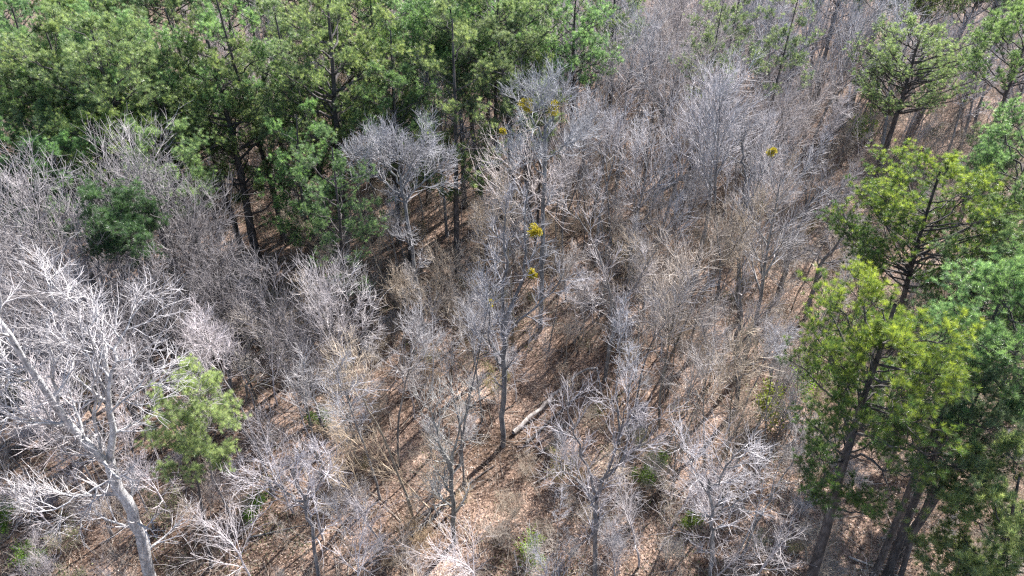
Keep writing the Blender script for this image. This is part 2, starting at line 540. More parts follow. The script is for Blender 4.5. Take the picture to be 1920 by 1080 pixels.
def pine_tree(seed, H=25.0, cr=5.0, base=0.5, r0=0.28, nb=26, n2=12, n3=6, M=38, nl=0.27, nw=0.017, lean=0.02, flat=0.5, name='pine_tree', look='', wide_at=0.45, low=math.radians(-40), bright=0.0, gap=0.0, tips=0.0):
    """loblolly pine: straight trunk, dome of upswept branches carrying needle tufts"""
    rs = np.random.RandomState(seed)
    tb = Bag()
    nb_ = Bag()
    P0, R0 = grow(np.array([[0, 0, -0.4]]), np.array([[0, 0, 1.0]]), np.array([H * 0.97 + 0.4]), np.array([r0 * 1.12]), 14, lean, 0.03, rs, 0.2)
    fl = np.ones(14)
    fl[0] = 1.35
    tb.tubes(P0, R0 * fl, 10)
    # boughs reach out to the surface of an egg-shaped crown: zc its widest height, hu above it, hl below it
    zb, zt = base * H, H
    zc = zb + (zt - zb) * wide_at
    hu, hl = zt - zc, zc - zb
    k = np.arange(nb) + 0.5
    sn = 1 - (1 - math.sin(low)) * (k / nb) ** 0.9          # sine of elevation, from the top down
    sn = np.clip(sn + rs.normal(0, 0.04, nb), -0.95, 0.99)
    cs = np.sqrt(1 - sn ** 2)
    az = k * 2.39996 + rs.normal(0, 0.25, nb)
    u = rs.uniform(0.78, 1.08, nb)
    u = np.where(rs.uniform(0, 1, nb) < gap, u * 0.55, u)
    lob = 1 + 0.16 * np.sin(az * 2 + seed) + 0.10 * np.sin(az * 3 + seed * 1.7)
    ez = zc + np.where(sn > 0, hu, hl) * sn * u
    rr = cr * cs * u * lob
    trx = lambda z: np.stack([np.interp(z, P0[0, :, 2], P0[0, :, 0]), np.interp(z, P0[0, :, 2], P0[0, :, 1]), z], axis=1)
    sz = np.clip(ez - 0.55 * rr - 0.4, zb * 0.92, H * 0.95)
    S_ = trx(sz)
    T_ = trx(np.clip(ez, 0, P0[0, -1, 2]))
    E_ = np.stack([T_[:, 0] + rr * np.cos(az), T_[:, 1] + rr * np.sin(az), ez], axis=1)
    Cc = S_ * 0.45 + E_ * 0.55 + np.array([0, 0, 1.0]) * (-0.10 * rr + 0.0)[:, None]
    tt7 = np.linspace(0, 1, 8)[None, :, None]
    P1 = (1 - tt7) ** 2 * S_[:, None] + 2 * tt7 * (1 - tt7) * Cc[:, None] + tt7 ** 2 * E_[:, None]
    P1[:, 1:] += rs.normal(0, 0.10, P1[:, 1:].shape)
    r1 = np.clip(0.012 + 0.011 * rr + 0.008 * (E_[:, 2] - S_[:, 2]), 0.025, 0.09) * (r0 / 0.28)
    R1 = r1[:, None] * np.linspace(1, 0.3, 8)[None]
    tb.tubes(P1, R1, 5)
    # dead snags under the crown
    s, d, t, r, par = spawn(P0, R0, 9, base * 0.55, base, 1.35, 0.15, rs)
    Pd, Rd = grow(s, d, rs.uniform(0.5, 1.9, len(t)), np.full(len(t), 0.022), 5, 0.12, -0.02, rs, 0.4)
    tb.tubes(Pd, Rd, 4)
    s, d, t, r, par = spawn(P1, R1, n2, 0.5, 0.99, 0.8, 0.2, rs)
    pl = np.linalg.norm(P1[:, -1] - P1[:, 0], axis=1)[par]
    ln = np.minimum(pl * 0.24, 1.1) * rs.uniform(0.6, 1.25, len(t)) + 0.25
    d = unit(d + np.array([0, 0, 0.30]))
    P2, R2 = grow(s, d, ln, np.clip(r * 0.5, 0.012, 0.03), 5, 0.12, 0.12, rs, 0.5)
    tb.tubes(P2, R2, 3)
    s, d, t, r, par = spawn(P2, R2, n3, 0.35, 1.0, 0.65, 0.2, rs)
    d = unit(d + np.array([0, 0, 0.35]))
    ln = rs.uniform(0.2, 0.55, len(t))
    P3, R3 = grow(s, d, ln, np.full(len(t), 0.009), 3, 0.1, 0.12, rs, 0.8)
    tb.tubes(P3, R3, 3)
    C = np.concatenate([P3[:, -1], P2[:, -1], P1[:, -1]])
    A = np.concatenate([P3[:, -1] - P3[:, 0], P2[:, -1] - P2[:, -2], P1[:, -1] - P1[:, -2]])
    A = unit(unit(A) + np.array([0, 0, 0.45]))
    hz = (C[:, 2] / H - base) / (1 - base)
    tint = np.clip(rs.beta(1.3, 1.9, len(C)) + (hz - 0.6 - 0.25 * (tips > 0)) * (0.25 + tips) + bright, 0, 1)  # higher tufts tinted lighter: sunlight on crown tops put into the colour
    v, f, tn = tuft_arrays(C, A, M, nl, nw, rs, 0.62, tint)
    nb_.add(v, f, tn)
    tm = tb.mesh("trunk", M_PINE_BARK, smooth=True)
    fm = nb_.mesh("needle_crown", M_NEEDLE_BACKLIT if tips > 0 else M_NEEDLE, tint=True)
    return Proto(name, [("trunk", tm), ("needle_crown", fm)], H, look, cr)


def mistletoe(parent, local, r, seed, label=None):
    rs = np.random.RandomState(seed)
    n = 800
    cc = unit(rs.normal(0, 1, (7, 3))) * r * rs.uniform(0.25, 0.55, (7, 1))
    C = cc[rs.randint(0, 7, n)] + unit(rs.normal(0, 1, (n, 3))) * (r * 0.45 * rs.uniform(0.1, 1.0, (n, 1)) ** 0.6)
    v, f, t = leaf_arrays(C, 0.06, rs, 0.4)
    b = Bag()
    b.add(v, f, t)
    s = np.zeros((26, 3))
    P, R = grow(s, rs.normal(0, 1, (26, 3)), np.full(26, r * 0.8), np.full(26, 0.012), 4, 0.1, 0, rs)
    b.tubes(P, R, 3)
    me = b.mesh("mistletoe_clump", M_MISTLE, tint=True)
    o = link("mistletoe_clump", me, parent, local)
    if label:
        o["label"] = label
    return o


# ------------------------------------------------------------------ ground
def build_ground():
    xs = np.concatenate([np.linspace(-900, -130, 12)[:-1], np.linspace(-130, 130, 261), np.linspace(130, 900, 12)[1:]])
    ys = np.concatenate([np.linspace(-300, 0, 8)[:-1], np.linspace(0, 180, 181), np.linspace(180, 1500, 14)[1:]])
    X, Y = np.meshgrid(xs, ys)
    Z = terrain(X, Y) + 0.04 * np.sin(X * 3.1 + Y * 1.7) * np.sin(Y * 2.3 - X)
    v = np.stack([X, Y, Z], axis=-1).reshape(-1, 3)
    ny, nx = X.shape
    i = np.arange(ny - 1)[:, None] * nx + np.arange(nx - 1)[None, :]
    f = np.stack([i, i + 1, i + nx + 1, i + nx], axis=-1).reshape(-1, 4)
    o = link("ground", make_mesh("ground", v, [f], M_GROUND, smooth=True))
    tag(o, "forest floor of brown fallen leaves and bare soil under the trees", "ground", kind="structure")


build_ground()


def ground_scatter(n, y0, y1, rs, power=1.0):
    """points on the visible ground, denser near the camera"""
    y = y0 + (y1 - y0) * rs.uniform(0, 1, n) ** power
    half = (y * math.cos(PITCH) + CAM_H * math.sin(PITCH)) * 0.76 + 6
    x = rs.uniform(-1, 1, n) * half
    return x, y


def build_litter():
    rs = np.random.RandomState(3)
    n = 190000
    x, y = ground_scatter(n, 18, 110, rs, 1.5)
    z = terrain(x, y) + 0.05 + rs.uniform(0, 0.06, n)
    v, f, t = leaf_arrays(np.stack([x, y, z], axis=-1), 0.066, rs, 2.2)
    b = Bag()
    b.add(v, f, t)
    o = link("fallen_leaves", b.mesh("fallen_leaves", M_DRY, tint=True))
    tag(o, "tan and brown fallen leaves covering the forest floor", "leaf litter", kind="stuff")


def build_ivy():
    rs = np.random.RandomState(4)
    nc = 420
    x, y = ground_scatter(nc, 20, 100, rs, 1.3)
    pts = []
    for cx, cy in zip(x, y):
        m = int(rs.uniform(30, 160))
        r = rs.uniform(0.4, 1.6)
        q = rs.normal(0, 1, (m, 3)) * np.array([r, r, 0.16])
        pts.append(q + np.array([cx, cy, float(terrain(cx, cy)) + 0.3]))
    C = np.concatenate(pts)
    C[:, 2] = np.maximum(C[:, 2], terrain(C[:, 0], C[:, 1]) + 0.05)
    v, f, t = leaf_arrays(C, 0.055, rs, 1.0)
    b = Bag()
    b.add(v, f, t)
    o = link("ground_ivy", b.mesh("ground_ivy", M_IVY, tint=True))
    tag(o, "dull green vines and low leaves in patches on the floor", "ground cover", kind="stuff")


def build_brush():
    rs = np.random.RandomState(6)
    n = 16500
    x, y = ground_scatter(n, 18, 135, rs, 1.25)
    dens = 0.5 + 0.5 * np.sin(x * 0.21 + 2 * np.sin(y * 0.11)) * np.cos(y * 0.17 + x * 0.05)
    keep = rs.uniform(0, 1, n) < (0.35 + 0.65 * dens)
    x, y = x[keep], y[keep]
    n = len(x)
    s = np.stack([x, y, terrain(x, y) - 0.05], axis=-1)
    d = rs.normal(0, 0.38, (n, 3)) + np.array([0, 0, 1.0])
    h = rs.gamma(3.0, 0.5, n) + 0.4
    P0, R0 = grow(s, d, h, np.full(n, 0.012), 4, 0.14, 0.02, rs, 0.5)
    b = Bag()
    b.tubes(P0, R0, 3)
    ss, dd, t, r, par = spawn(P0, R0, 7, 0.2, 0.98, 0.75, 0.25, rs)
    P1, R1 = grow(ss, dd, h[par] * rs.uniform(0.15, 0.5, len(t)), np.full(len(t), 0.008), 4, 0.16, 0.06, rs, 0.6)
    b.tubes(P1, R1, 3)
    # sticks lying on the ground
    m = 2600
    x, y = ground_scatter(m, 18, 100, rs, 1.3)
    a = rs.uniform(0, 2 * math.pi, m)
    s = np.stack([x, y, terrain(x, y) + 0.10], axis=-1)
    P, R = grow(s, np.stack([np.cos(a), np.sin(a), np.zeros(m)], axis=1), rs.uniform(0.6, 3.2, m), rs.uniform(0.012, 0.04, m), 4, 0.06, 0.0, rs, 0.5)
    P[:, :, 2] = terrain(P[:, :, 0], P[:, :, 1]) + 0.09
    b.tubes(P, R, 4)
    o = link("undergrowth", b.mesh("undergrowth", M_TAN_TWIG, smooth=False))
    tag(o, "thin dead stems, briars and fallen twigs filling the forest floor", "undergrowth", kind="stuff")


def build_thicket():
    rs = np.random.RandomState(8)
    n = 4600
    x, y = ground_scatter(n, 46, 150, rs, 0.8)
    s = np.stack([x, y, terrain(x, y) - 0.05], axis=-1)
    h = rs.uniform(2.0, 5.5, n)
    P0, R0 = grow(s, rs.normal(0, 0.2, (n, 3)) + np.array([0, 0, 1.0]), h, np.full(n, 0.03), 5, 0.1, 0.03, rs, 0.4)
    b = Bag()
    b.tubes(P0, R0, 3)
    ss, dd, t, r, par = spawn(P0, R0, 9, 0.25, 0.98, 0.65, 0.2, rs)
    P1, R1 = grow(ss, dd, h[par] * rs.uniform(0.2, 0.45, len(t)), np.full(len(t), 0.016), 4, 0.14, 0.08, rs, 0.6)
    b.tubes(P1, R1, 3)
    ss, dd, t, r, par = spawn(P1, R1, 4, 0.2, 0.98, 0.65, 0.2, rs)
    P2, R2 = grow(ss, dd, rs.uniform(0.3, 0.9, len(t)), np.full(len(t), 0.012), 3, 0.14, 0.06, rs, 0.7)
    b.tubes(P2, R2, 3)
    o = link("thicket", b.mesh("thicket", M_TAN_TWIG, smooth=False))
    tag(o, "dense grey-brown thicket of thin leafless stems in the far wood", "thicket", kind="stuff")


build_litter()
build_thicket()
build_ivy()
build_brush()

PLACED = []      # (root, kind word, look, x, y, height)
HERO_SPOTS = []  # (x, y, radius, depth-ordered keep-out)


def record(root, kind, look, x, y, h):
    PLACED.append((root, kind, look, x, y, h))


def base_top(base, top):
    """world base point and top point from two pixels of the photograph, for a tree standing nearly upright"""
    B = at(*base)
    r = ray(*top)
    o = Vector((0, 0, CAM_H))
    k = (B.x * r.x + B.y * r.y) / (r.x * r.x + r.y * r.y)
    T = o + r * k
    return B, T


def put_bt(proto, base, top, rz=0.0, color=(1, 1, 1, 1), wide=1.0):
    B, T = base_top(base, top)
    ax = T - B
    sc = ax.length / proto.H
    root = put(proto, B, sc, rz, lean=ax.normalized(), color=color, sxy=sc * wide)
    return root, B, ax.length


# ------------------------------------------------------------------ prototypes
PINES = [
    pine_tree(101, 25, 4.3, 0.60, look="round domed"),
    pine_tree(102, 24, 4.8, 0.60, nb=28, look="wide flat topped", wide_at=0.6, low=math.radians(-25)),
    pine_tree(103, 26, 3.9, 0.60, look="narrow crowned", wide_at=0.35),
    pine_tree(104, 25, 4.6, 0.48, nb=32, look="deep crowned", gap=0.15),
    pine_tree(105, 22, 4.4, 0.55, nb=24, look="loose crowned", gap=0.3),
    pine_tree(106, 24, 5.2, 0.58, nb=30, look="broad crowned", gap=0.1, wide_at=0.5),
]
PINES += [
    pine_tree(107, 25, 4.8, 0.26, nb=32, n2=11, look="full low branched", gap=0.2, wide_at=0.55, low=math.radians(-60)),
    pine_tree(108, 24, 4.3, 0.32, nb=28, n2=11, look="tapering low branched", gap=0.2, wide_at=0.35, low=math.radians(-60)),
]
THIN_PINE = pine_tree(110, 24, 3.6, 0.55, nb=22, n2=9, n3=4, M=26, nw=0.018, nl=0.27, r0=0.2, look="sparse high crowned", gap=0.3)
BARES = [
    bare_tree(201, 22, 5.2, 0.50, look="spreading", limbs=12),
    bare_tree(202, 20, 4.2, 0.45, look="oval crowned", limbs=13),
    bare_tree(203, 23, 4.6, 0.58, look="high crowned", limbs=10),
    bare_tree(204, 19, 3.4, 0.40, look="narrow upright", limbs=15, asc=0.55, r0=0.18),
    bare_tree(205, 21, 5.6, 0.48, look="crooked", limbs=10, crooked=0.11, asc=1.0),
    bare_tree(207, 21, 2.4, 0.62, look="pole like", limbs=10, asc=0.7, r0=0.13, sub=6),
    bare_tree(208, 18, 2.8, 0.55, look="slim small crowned", limbs=10, asc=0.6, r0=0.12, sub=6),
    bare_tree(206, 18, 4.6, 0.42, look="many branched", limbs=14, asc=0.7, r0=0.19),
]
FARS = [
    bare_tree(221, 22, 5.4, 0.42, look="dense spreading", limbs=14, sub=6, tw=5, fine=1, twr=0.014),
    bare_tree(222, 20, 4.6, 0.36, look="dense twiggy", limbs=15, sub=6, tw=5, fine=1, twr=0.014, asc=0.65),
    bare_tree(223, 18, 5.0, 0.34, look="dense rounded", limbs=14, sub=6, tw=5, fine=1, twr=0.014, asc=0.9, r0=0.2),
]
PALES = [
    bare_tree(211, 18, 4.6, 0.38, look="whitish fan shaped", limbs=14, pale=True, asc=0.65, r0=0.12, twr=0.013),
    bare_tree(212, 20, 5.0, 0.45, look="whitish broad", limbs=12, pale=True, asc=0.8, r0=0.14, twr=0.013),
]
UNDER = [
    small_tree(301, 10, 1, 2.6, M_TWIG, 18, 8, 3, 0.075, 'understory_tree', 'slender grey', t0=0.35),
    small_tree(302, 9, 1, 2.9, M_PALE_TWIG, 18, 8, 3, 0.07, 'understory_tree', 'pale fan shaped', ang=0.5, t0=0.3),
    small_tree(303, 11, 1, 2.2, M_TWIG, 20, 7, 3, 0.08, 'understory_tree', 'straight thin', t0=0.3, ang=0.75),
    small_tree(304, 8, 2, 2.6, M_TAN_TWIG, 12, 8, 3, 0.055, 'understory_tree', 'tan twin stemmed', t0=0.3),
    small_tree(305, 12, 1, 3.0, M_TWIG, 18, 8, 3, 0.09, 'understory_tree', 'wide twiggy', t0=0.4, ang=0.85),
]
SAPS = [
    small_tree(401, 5.5, 1, 1.5, M_TWIG, 14, 7, 4, 0.03, 'sapling', 'thin grey'),
    small_tree(402, 4.5, 2, 1.3, M_TAN_TWIG, 11, 7, 4, 0.025, 'sapling', 'tan forked'),
    small_tree(403, 6.5, 1, 1.4, M_PALE_TWIG, 16, 7, 3, 0.035, 'sapling', 'whitish spiky', ang=0.9),
    small_tree(404, 5.0, 1, 1.7, M_TWIG, 14, 8, 4, 0.03, 'sapling', 'bushy grey', t0=0.15),
]
SHRUBS = [
    small_tree(501, 2.8, 6, 1.1, M_TAN_TWIG, 8, 6, 4, 0.018, 'shrub', 'tan leafless', t0=0.15),
    small_tree(502, 3.4, 5, 1.3, M_TWIG, 9, 6, 4, 0.02, 'shrub', 'grey leafless', t0=0.15),
    small_tree(503, 2.4, 5, 1.0, M_TAN_TWIG, 8, 6, 3, 0.016, 'shrub', 'sparsely leaved green', t0=0.1, leafy=700, leafmat=M_IVY, leafsize=0.05),
]

# ------------------------------------------------------------------ hero pines
HERO = []       # (phrase for use in labels, x, y)


def hero_pine(proto, base, top, label, phrase=None, rz=0.0, color=(1, 1, 1, 1), wide=1.0):
    root, B, h = put_bt(proto, base, top, rz, color, wide)
    tag(root, label, "pine tree", "pine trees")
    if phrase:
        HERO.append((phrase, B.x, B.y))
    HERO_SPOTS.append((B.x, B.y, 2.5))
    return root


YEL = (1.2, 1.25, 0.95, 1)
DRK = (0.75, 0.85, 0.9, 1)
p_tall = pine_tree(121, 25, 5.2, 0.24, nb=44, n2=12, gap=0.25, r0=0.46, n3=6, M=38, nl=0.27, nw=0.017, wide_at=0.6, low=math.radians(-65))
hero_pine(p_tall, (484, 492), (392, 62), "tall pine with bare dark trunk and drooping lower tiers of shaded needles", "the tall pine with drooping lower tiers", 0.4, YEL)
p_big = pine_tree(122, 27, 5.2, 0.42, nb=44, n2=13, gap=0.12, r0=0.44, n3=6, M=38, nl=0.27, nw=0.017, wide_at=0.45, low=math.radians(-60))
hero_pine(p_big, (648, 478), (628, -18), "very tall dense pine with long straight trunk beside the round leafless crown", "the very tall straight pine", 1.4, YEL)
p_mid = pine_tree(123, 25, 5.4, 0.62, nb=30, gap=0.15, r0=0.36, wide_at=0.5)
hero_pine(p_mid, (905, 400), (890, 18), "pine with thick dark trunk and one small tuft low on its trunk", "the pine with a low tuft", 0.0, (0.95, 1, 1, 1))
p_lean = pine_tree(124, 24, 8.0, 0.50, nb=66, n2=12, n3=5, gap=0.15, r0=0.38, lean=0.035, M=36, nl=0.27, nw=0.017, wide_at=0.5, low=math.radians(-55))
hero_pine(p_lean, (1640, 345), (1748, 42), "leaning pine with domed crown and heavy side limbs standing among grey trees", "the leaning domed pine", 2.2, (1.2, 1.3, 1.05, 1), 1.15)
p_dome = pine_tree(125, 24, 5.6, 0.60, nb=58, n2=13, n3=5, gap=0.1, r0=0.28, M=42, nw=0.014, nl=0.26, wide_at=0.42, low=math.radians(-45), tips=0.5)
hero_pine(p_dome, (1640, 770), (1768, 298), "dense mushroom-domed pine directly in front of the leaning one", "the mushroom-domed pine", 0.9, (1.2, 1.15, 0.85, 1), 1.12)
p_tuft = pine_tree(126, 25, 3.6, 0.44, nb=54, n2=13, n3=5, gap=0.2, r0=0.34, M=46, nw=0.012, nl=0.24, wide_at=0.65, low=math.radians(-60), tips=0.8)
hero_pine(p_tuft, (1497, 1150), (1752, 572), "tufted pine with needle tips tinted yellow-green as if backlit and thick grey lichened trunk", "the yellow-tufted pine", 1.1, (1.25, 1.18, 0.8, 1), 1.0)
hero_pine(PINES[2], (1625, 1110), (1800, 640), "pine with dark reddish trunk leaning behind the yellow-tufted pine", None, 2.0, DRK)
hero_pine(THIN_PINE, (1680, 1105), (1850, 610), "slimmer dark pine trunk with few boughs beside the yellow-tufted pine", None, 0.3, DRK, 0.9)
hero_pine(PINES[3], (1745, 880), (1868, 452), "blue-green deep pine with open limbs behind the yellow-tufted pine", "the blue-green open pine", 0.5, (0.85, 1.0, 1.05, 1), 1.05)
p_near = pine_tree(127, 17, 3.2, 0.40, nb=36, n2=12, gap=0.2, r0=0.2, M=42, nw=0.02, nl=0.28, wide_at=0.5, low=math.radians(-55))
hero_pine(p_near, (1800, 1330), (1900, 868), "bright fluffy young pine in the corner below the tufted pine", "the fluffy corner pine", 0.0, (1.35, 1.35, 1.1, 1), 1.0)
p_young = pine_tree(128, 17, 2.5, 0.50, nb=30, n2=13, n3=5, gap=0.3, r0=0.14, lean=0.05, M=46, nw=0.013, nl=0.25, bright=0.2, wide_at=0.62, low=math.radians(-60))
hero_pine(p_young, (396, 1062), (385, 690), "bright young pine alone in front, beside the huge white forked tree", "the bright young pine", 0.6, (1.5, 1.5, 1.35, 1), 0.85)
p_shaded = pine_tree(129, 20, 2.7, 0.74, nb=36, n2=11, gap=0.3, r0=0.17, M=36, nw=0.016, wide_at=0.4, low=math.radians(-30))
hero_pine(p_shaded, (375, 750), (225, 352), "short shade-darkened green pine standing among white leafless trees", "the short dark pine", 0.6, (0.42, 0.62, 0.5, 1), 1.0)  # shade on this pine is put into its dark tint
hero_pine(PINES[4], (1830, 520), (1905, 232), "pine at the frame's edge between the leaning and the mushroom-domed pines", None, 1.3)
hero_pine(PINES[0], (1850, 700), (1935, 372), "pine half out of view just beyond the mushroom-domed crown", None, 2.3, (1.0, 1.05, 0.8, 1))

# the pine wood: crown-top pixel, height, prototype, colour
WOOD = [
    (30, 205, 20, 0), (95, 190, 20, 3), (170, 205, 20, 1), (238, 190, 20, 5), (20, 110, 22, 1), (110, 95, 22, 0), (185, 110, 22, 2), (255, 118, 22, 4),
    (300, 70, 22, 6), (60, 45, 25, 3), (150, 35, 26, 1), (235, 25, 26, 0), (320, -5, 26, 3), (20, -5, 25, 5), (100, -15, 26, 2),
    (180, -30, 25, 4), (420, -35, 27, 6), (505, 18, 25, 6), (470, -50, 26, 7), (560, -40, 26, 6), (700, -50, 26, 7), (770, -35, 25, 6), (830, 20, 26, 7),
    (850, -50, 26, 5), (925, -40, 26, 1), (965, 40, 24, 4), (1000, 95, 20, 4), (700, 30, 24, 6), (525, 195, 20, 7), (590, 255, 20, 6), (560, 120, 21, 7), (290, 225, 20, 4), (-50, 150, 20, 4), (-40, 60, 22, 2), (-60, 240, 20, 0),
    (280, 165, 20, 0), (50, 265, 20, 4), (1090, -40, 25, 4), (1170, -80, 25, 2), (640, -70, 26, 0), (760, -80, 26, 3), (1000, -60, 26, 3),
    (-40, -110, 26, 0), (40, -115, 25, 1), (130, -105, 26, 5), (215, -120, 26, 3), (300, -110, 26, 1), (380, -120, 26, 5), (460, -125, 26, 0), (540, -115, 26, 3), (620, -140, 26, 5), (690, -125, 26, 1), (830, -125, 26, 3), (905, -120, 26, 5), (980, -140, 26, 0), (80, 120, 22, 3), (210, 60, 22, 1),
    (-30, 0, 26, 3),  (730, 100, 22, 2),
    (1700, -140, 25, 0), (1775, -135, 25, 3), (1850, -125, 25, 5), (1990, 0, 25, 1), (1940, -130, 25, 2), (1625, -150, 26, 4), 
    (2010, 170, 24, 0), (2020, 320, 24, 3), (2010, 480, 24, 1), (1975, 560, 23, 2), (1810, -170, 26, 0),
]
WOOD_MARKS = {
    (95, 190): ("rounded pine crown bulging from the wood's edge above the pinkish upswept tree", "the bulging edge pine"),
    (300, 70): ("broad pine crown rising behind the wood's first row, next to the tall pine", "the broad second-row pine"),
    (830, 20): ("dark broad pine crown between the very tall straight pine and the low-tufted pine", "the dark mid-wood pine"),
    (1850, -125): ("far pine with dark leaning stem beyond the leaning domed pine", "the far leaning-stem pine"),
    (1700, -140): ("far pine standing where the grey wood meets the farthest evergreens", "the far evergreen corner pine"),
}
for i, (px, py, h, k) in enumerate(WOOD):
    p = at(px, py, h)
    p.z = float(terrain(p.x, p.y))
    pr = PINES[k]
    v = RS.uniform(0.72, 1.25)
    c = (v * RS.uniform(0.82, 1.2), v * 1.2, v * RS.uniform(0.75, 1.15), 1)
    o = put(pr, p, h / pr.H, RS.uniform(0, 6.28), lean=(RS.normal(0, 0.03), RS.normal(0, 0.03), 1), color=c)
    HERO_SPOTS.append((p.x, p.y, 1.5))
    if (px, py) in WOOD_MARKS:
        lab, ph = WOOD_MARKS[(px, py)]
        tag(o, lab, "pine tree", "pine trees")
        HERO.append((ph, p.x, p.y))
        continue
    record(o, "pine", pr.look, p.x, p.y, h)
THIN_MARKS = [("thin pale green pine whose few boughs mingle with grey twigs far up", "the mingled thin pine"),
              ("thin pine with boughs set high over dark parallel trunks of the grey wood", "the thin parallel-trunk pine"),
              ("faint high sparse pine top among the farthest grey crowns", "the faint sparse pine top"),
              ("small pale pine top directly behind the twin mistletoe tree", "the small pine behind mistletoe"),
              ("sparse far pine standing alone between grey crowns and the leaning domed pine", "the lone far sparse pine")]
for i, (px, py, h) in enumerate([(1345, 5, 24), (1490, -20, 25), (1385, -50, 24), (1010, 150, 19)]):
    p = at(px, py, h)
    p.z = float(terrain(p.x, p.y))
    o = put(THIN_PINE, p, h / THIN_PINE.H, RS.uniform(0, 6.28), lean=(RS.normal(0, 0.04), RS.normal(0, 0.04), 1), color=(1, 1.05, 0.95, 1))
    lab, ph = THIN_MARKS[i]
    tag(o, lab, "pine tree", "pine trees")
    HERO.append((ph, p.x, p.y))

# ------------------------------------------------------------------ hero bare trees


def limb(B, yoff, pixels, ra, rb):
    """a limb through pixels, all at the tree's own distance; yoff shifts it in depth along its length"""
    pts = []
    for k, q in enumerate(pixels):
        r = ray(*q)
        kk = (B.y + yoff * k / max(1, len(pixels) - 1)) / r.y
        P = Vector((0, 0, CAM_H)) + r * kk
        pts.append((P.x - B.x, P.y - B.y, P.z - B.z))
    return (pts, ra, rb)


def hero_bare(base, limbs_px, label, phrase, name='bare_tree', color=(1, 1, 1, 1), seed=1, **kw):
    B = at(*base)
    main = [limb(B, yo, px, ra, rb) for (yo, px, ra, rb) in limbs_px]
    main[0][0][0] = (0, 0, -0.4)
    pr = bare_tree(seed, main=main, name=name, **kw)
    o = put(pr, B, 1.0, 0.0, color=color)
    tag(o, label, "bare tree", "leafless trees")
    HERO.append((phrase, B.x, B.y))
    HERO_SPOTS.append((B.x, B.y, 2.0))
    return o, B


# huge white forked tree, lower left
hero_bare((285, 1095), [
    (0.0, [(285, 1095), (262, 1010), (240, 950), (212, 895), (204, 860)], 0.36, 0.26),
    (-2.0, [(204, 870), (190, 860), (140, 805), (90, 735), (40, 660), (-20, 590), (-60, 560)], 0.25, 0.06),
    (2.0, [(204, 865), (208, 810), (205, 750), (200, 690), (190, 630), (182, 590), (170, 545)], 0.20, 0.03),
    (3.0, [(206, 760), (212, 680), (225, 635), (245, 600), (270, 565)], 0.10, 0.02),
    (-1.0, [(190, 850), (178, 800), (176, 740), (182, 690), (168, 620), (140, 560)], 0.09, 0.02),
    (-3.0, [(150, 815), (90, 790), (30, 785), (-40, 800)], 0.11, 0.03),
    (1.0, [(207, 775), (235, 745), (265, 715), (290, 690)], 0.07, 0.015),
    (-2.5, [(205, 900), (150, 930), (90, 960), (30, 950)], 0.06, 0.02),
    (-1.0, [(90, 735), (60, 700), (20, 690), (-30, 700)], 0.08, 0.02),
    (2.0, [(110, 760), (100, 690), (90, 620), (98, 570), (92, 530)], 0.08, 0.02),
], "huge white forked tree with thick curving limbs spreading over the forest edge", "the huge white forked tree",
    seed=901, pale=True, limbs=8, sub=5, tw=5, fine=1, fork=0.12, crown=2.7, asc=0.85, twr=0.013, up=0.03)

# central dark tree with mistletoe
oc, Bc = hero_bare((943, 832), [
    (0, [(943, 832), (944, 760), (945, 700), (943, 640), (947, 600)], 0.21, 0.16),
    (1, [(947, 610), (958, 570), (978, 530), (985, 480), (983, 420), (990, 350)], 0.15, 0.03),
    (-1, [(945, 640), (965, 610), (1000, 580), (1040, 540), (1060, 500)], 0.11, 0.03),
    (0, [(946, 605), (942, 560), (950, 500), (945, 440), (950, 370)], 0.13, 0.03),
    (-1, [(944, 690), (925, 660), (914, 620), (917, 570), (905, 520)], 0.09, 0.02),
], "dark forked tree with yellow mistletoe in its top, standing over the fallen log", "the dark forked mistletoe tree",
    seed=902, limbs=6, sub=5, tw=4, fine=1, fork=0.35, crown=1.9, asc=0.9, color=(0.85, 0.87, 0.92, 1))


def clump(o, B, px, r, seed, label=None, dy=0.0):
    q = ray(*px)
    kk = (B.y + dy) / q.y
    P = Vector((0, 0, CAM_H)) + q * kk
    return mistletoe(o, P - B, r, seed, label)


clump(oc, Bc, (1003, 432), 0.6, 1, "bright yellow mistletoe ball")
clump(oc, Bc, (998, 512), 0.5, 2, "greenish mistletoe ball")
clump(oc, Bc, (917, 567), 0.38, 3)

# round grey crowned tree in front of the very tall pine
hero_bare((797, 622), [
    (0, [(797, 622), (785, 560), (772, 470), (760, 390), (752, 350)], 0.20, 0.12),
    (0, [(752, 350), (748, 310), (745, 260)], 0.11, 0.03),
    (-1, [(754, 370), (725, 345), (690, 320), (665, 300)], 0.09, 0.02),
    (1, [(758, 380), (785, 350), (815, 325), (840, 300)], 0.09, 0.02),
    (0, [(750, 345), (722, 305), (705, 270)], 0.08, 0.02),
    (0, [(752, 345), (775, 300), (795, 265)], 0.08, 0.02),
], "tree with round umbrella of silvery twigs on a single slim trunk", "the round silvery crown",
    seed=903, pale=False, limbs=7, sub=7, tw=5, fine=2, fork=0.2, crown=2.4, asc=0.7, color=(0.95, 0.98, 1.02, 1))

# oval crowned behind it
o, B, h = put_bt(BARES[3], (838, 440), (820, 108), 0.5, (1.15, 1.15, 1.2, 1), 1.0)
tag(o, "narrow silvery tree with egg-shaped crown at the edge of the pine wood", "bare tree", "leafless trees")
HERO.append(("the egg-shaped silvery tree", B.x, B.y))
HERO_SPOTS.append((B.x, B.y, 2))
